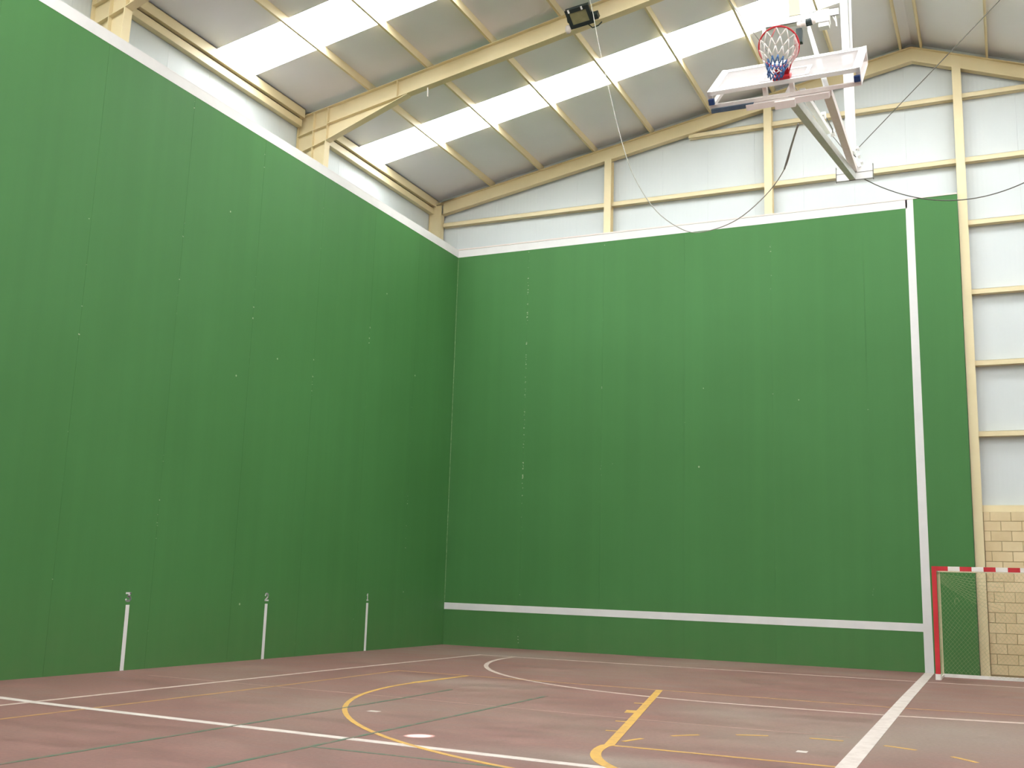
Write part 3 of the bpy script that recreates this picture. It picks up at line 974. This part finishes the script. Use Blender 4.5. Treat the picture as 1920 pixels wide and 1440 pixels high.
# bracing wires
m = MB()
m.tube([(10.41, -5.6, 8.75), (12.70, -5.6, 10.98), (13.50, -5.6, rafter_top(13.5) - 0.38)], 0.007, 6)
m.build('bracing_wire', M_WIRE, bb)
m = MB()
m.tube([(10.22, -5.6, 8.78), (9.88, -5.6, 9.31), (8.0, -5.6, rafter_top(8.0) - 0.38)], 0.007, 6)
m.build('bracing_wire', M_WIRE, bb)

# slack cables
cab = [(5.89, -6.3, 12.075), (6.178, -6.583, 11.028), (6.475, -6.867, 10.027), (6.829, -7.15, 8.85), (7.164, -7.433, 8.03), (7.616, -7.717, 7.32), (8.127, -8.0, 6.86), (8.53, -8.283, 6.69), (9.072, -8.567, 6.71), (9.56, -8.85, 6.93), (9.87, -9.133, 7.16), (10.02, -9.417, 7.34), (10.164, -9.7, 7.535)]
V = [Vector(c) for c in cab]
V.insert(0, Vector((5.60, -6.05, roof_z(5.6))))


def smooth(pts, sub=5):
    out = []
    for i in range(len(pts) - 1):
        p0, p1, p2, p3 = pts[max(i - 1, 0)], pts[i], pts[i + 1], pts[min(i + 2, len(pts) - 1)]
        for j in range(sub):
            u = j / sub
            out.append(0.5 * ((2 * p1) + (p2 - p0) * u + (2 * p0 - 5 * p1 + 4 * p2 - p3) * u * u + (3 * p1 - p0 - 3 * p2 + p3) * u ** 3))
    out.append(pts[-1])
    return out


c1 = MB().tube(smooth(V), 0.007, 6).build('slack_cable', M_LWIRE)
c1['label'] = 'thin pale slack cable looping down from the roof to the backboard arms'
c1['category'] = 'cable'
MB().tube([V[11], V[12] + Vector((0.0, 0, 0.03)), V[13]], 0.013, 6).build('cable_splice', paint('grey_splice', srgb(130, 128, 122), srgb(150, 148, 142), 9, 0.6), c1)
pts = [Vector((x, -5.6, 7.68 + 0.235 * (x - 12.05) ** 2)) for x in [10.40 + 0.3 * k for k in range(18)]]
pts.append(Vector((16.0, -5.6, 11.03)))
c2 = MB().tube(smooth(pts, 3), 0.0085, 6).build('slack_cable', M_WIRE)
c2['label'] = 'thin dark cable sagging rightward from the foot of the hoop mast'
c2['category'] = 'cable'

# ------------------------------------------------------------------ handball goal
GX, GY = 11.08, -1.77
goal = thing('handball_goal', 'red and white striped goal with a sagging net at the right of the green wall', 'goal', (GX, GY, 0))
WD, HT, P = 3.16, 2.03, 0.08
GB = -0.86
m = MB().box(GX, GX + P, GY, GY + P, 0.10, HT - P).build('goalpost', M_RED, goal, label='red left post')
MB().box(GX - 0.005, GX + P + 0.005, GY - 0.005, GY + P, 0.0, 0.105).build('post_foot', M_GOALWHITE, m, label='white foot of the post')
MB().box(GX + WD - P, GX + WD, GY, GY + P, 0.0, HT - P).build('goalpost', M_RED, goal)
bar_o = MB().box(GX, GX + 0.28, GY, GY + P, HT - P, HT).build('crossbar', M_RED, goal, label='striped crossbar')
x = GX + 0.28
k = 0
while x < GX + WD - 0.01:
    x1 = min(x + 0.2, GX + WD)
    MB().box(x, x1, GY, GY + P, HT - P, HT).build('stripe', M_GOALWHITE if k % 2 == 0 else M_RED, bar_o)
    x, k = x1, k + 1
for xx, nm in ((GX + 0.045, 'left'), (GX + WD - 0.085, 'right')):
    MB().box(xx, xx + 0.045, GB - 0.02, GB + 0.025, 0.03, HT - 0.04).build('rear_post', M_GOALCREAM, goal)
    MB().box(xx, xx + 0.045, GY + P, GB - 0.02, HT - 0.09, HT - 0.045).build('top_side_tube', M_GOALWHITE, goal)
    MB().box(xx - 0.01, xx + 0.05, GY + P, GB + 0.025, 0.0, 0.05).build('ground_side_tube', M_GOALWHITE, goal)
MB().box(GX + 0.04, GX + WD - 0.04, GB - 0.03, GB + 0.03, 0.0, 0.06).build('ground_rear_tube', M_GOALWHITE, goal)
MB().box(GX + 0.09, GX + WD - 0.085, GB - 0.02, GB + 0.025, HT - 0.085, HT - 0.04).build('top_rear_tube', M_GOALCREAM, goal)
# net: sides and back drawn as cords that sag
m = MB()
x0, x1 = GX + 0.09, GX + WD - 0.09


def npt(u, v):
    """u across 0..1, v down 0..1"""
    sag = 0.16 * math.sin(math.pi * u) * math.sin(math.pi * min(1, v * 1.2)) + 0.05 * math.sin(9 * u + 4 * v)
    x = x0 + (x1 - x0) * u + 0.03 * math.sin(11 * v + 3 * u)
    z = (HT - 0.08) * (1 - v) + 0.03 - 0.10 * math.sin(math.pi * v) * (1 - abs(2 * u - 1)) + 0.02 * math.sin(13 * u)
    return Vector((x, GB - 0.03 - sag, max(0.03, z)))


nd = 40
for i in range(-22, nd + 1):            # diamond mesh: two families of slanting cords
    for sl in (1, -1):
        seg = []
        for j in range(23):
            v = j / 22
            u = (i + 11 + sl * (j - 11)) / nd
            if 0 <= u <= 1:
                seg.append(npt(u, v))
        if len(seg) > 1:
            m.tube(seg, 0.0014, 3)
# gathered cords fanning from the top left corner
for k in range(9):
    a = Vector((x0, GB - 0.05, HT - 0.12 - 0.02 * k))
    b = Vector((x0 + 1.1, GB - 0.16, HT - 0.18 - 0.085 * k))
    m.tube([a, a.lerp(b, 0.5) + Vector((0, -0.02, -0.05)), b], 0.0022, 3)
c = npt(0.10, 0.30)
m.tube([c + Vector((0.04 * math.cos(a / 2), -0.02, 0.07 * math.sin(a / 2))) for a in range(9)], 0.0026, 4)
for xs_ in (x0 - 0.02, x1 + 0.02):
    for j in range(1, 20):
        z = HT - 0.1 * j
        m.tube([(xs_, GY + P, z), (xs_ + 0.02, (GY + GB) / 2, z - 0.04), (xs_, GB, z)], 0.0016, 3)
    for j in range(1, 8):
        yy = GY + P + j * (GB - GY - P) / 8
        m.tube([(xs_ + 0.01, yy, HT - 0.09), (xs_ + 0.01, yy, 0.05)], 0.0022, 3)
net = m.build('goal_net', M_NET, goal)
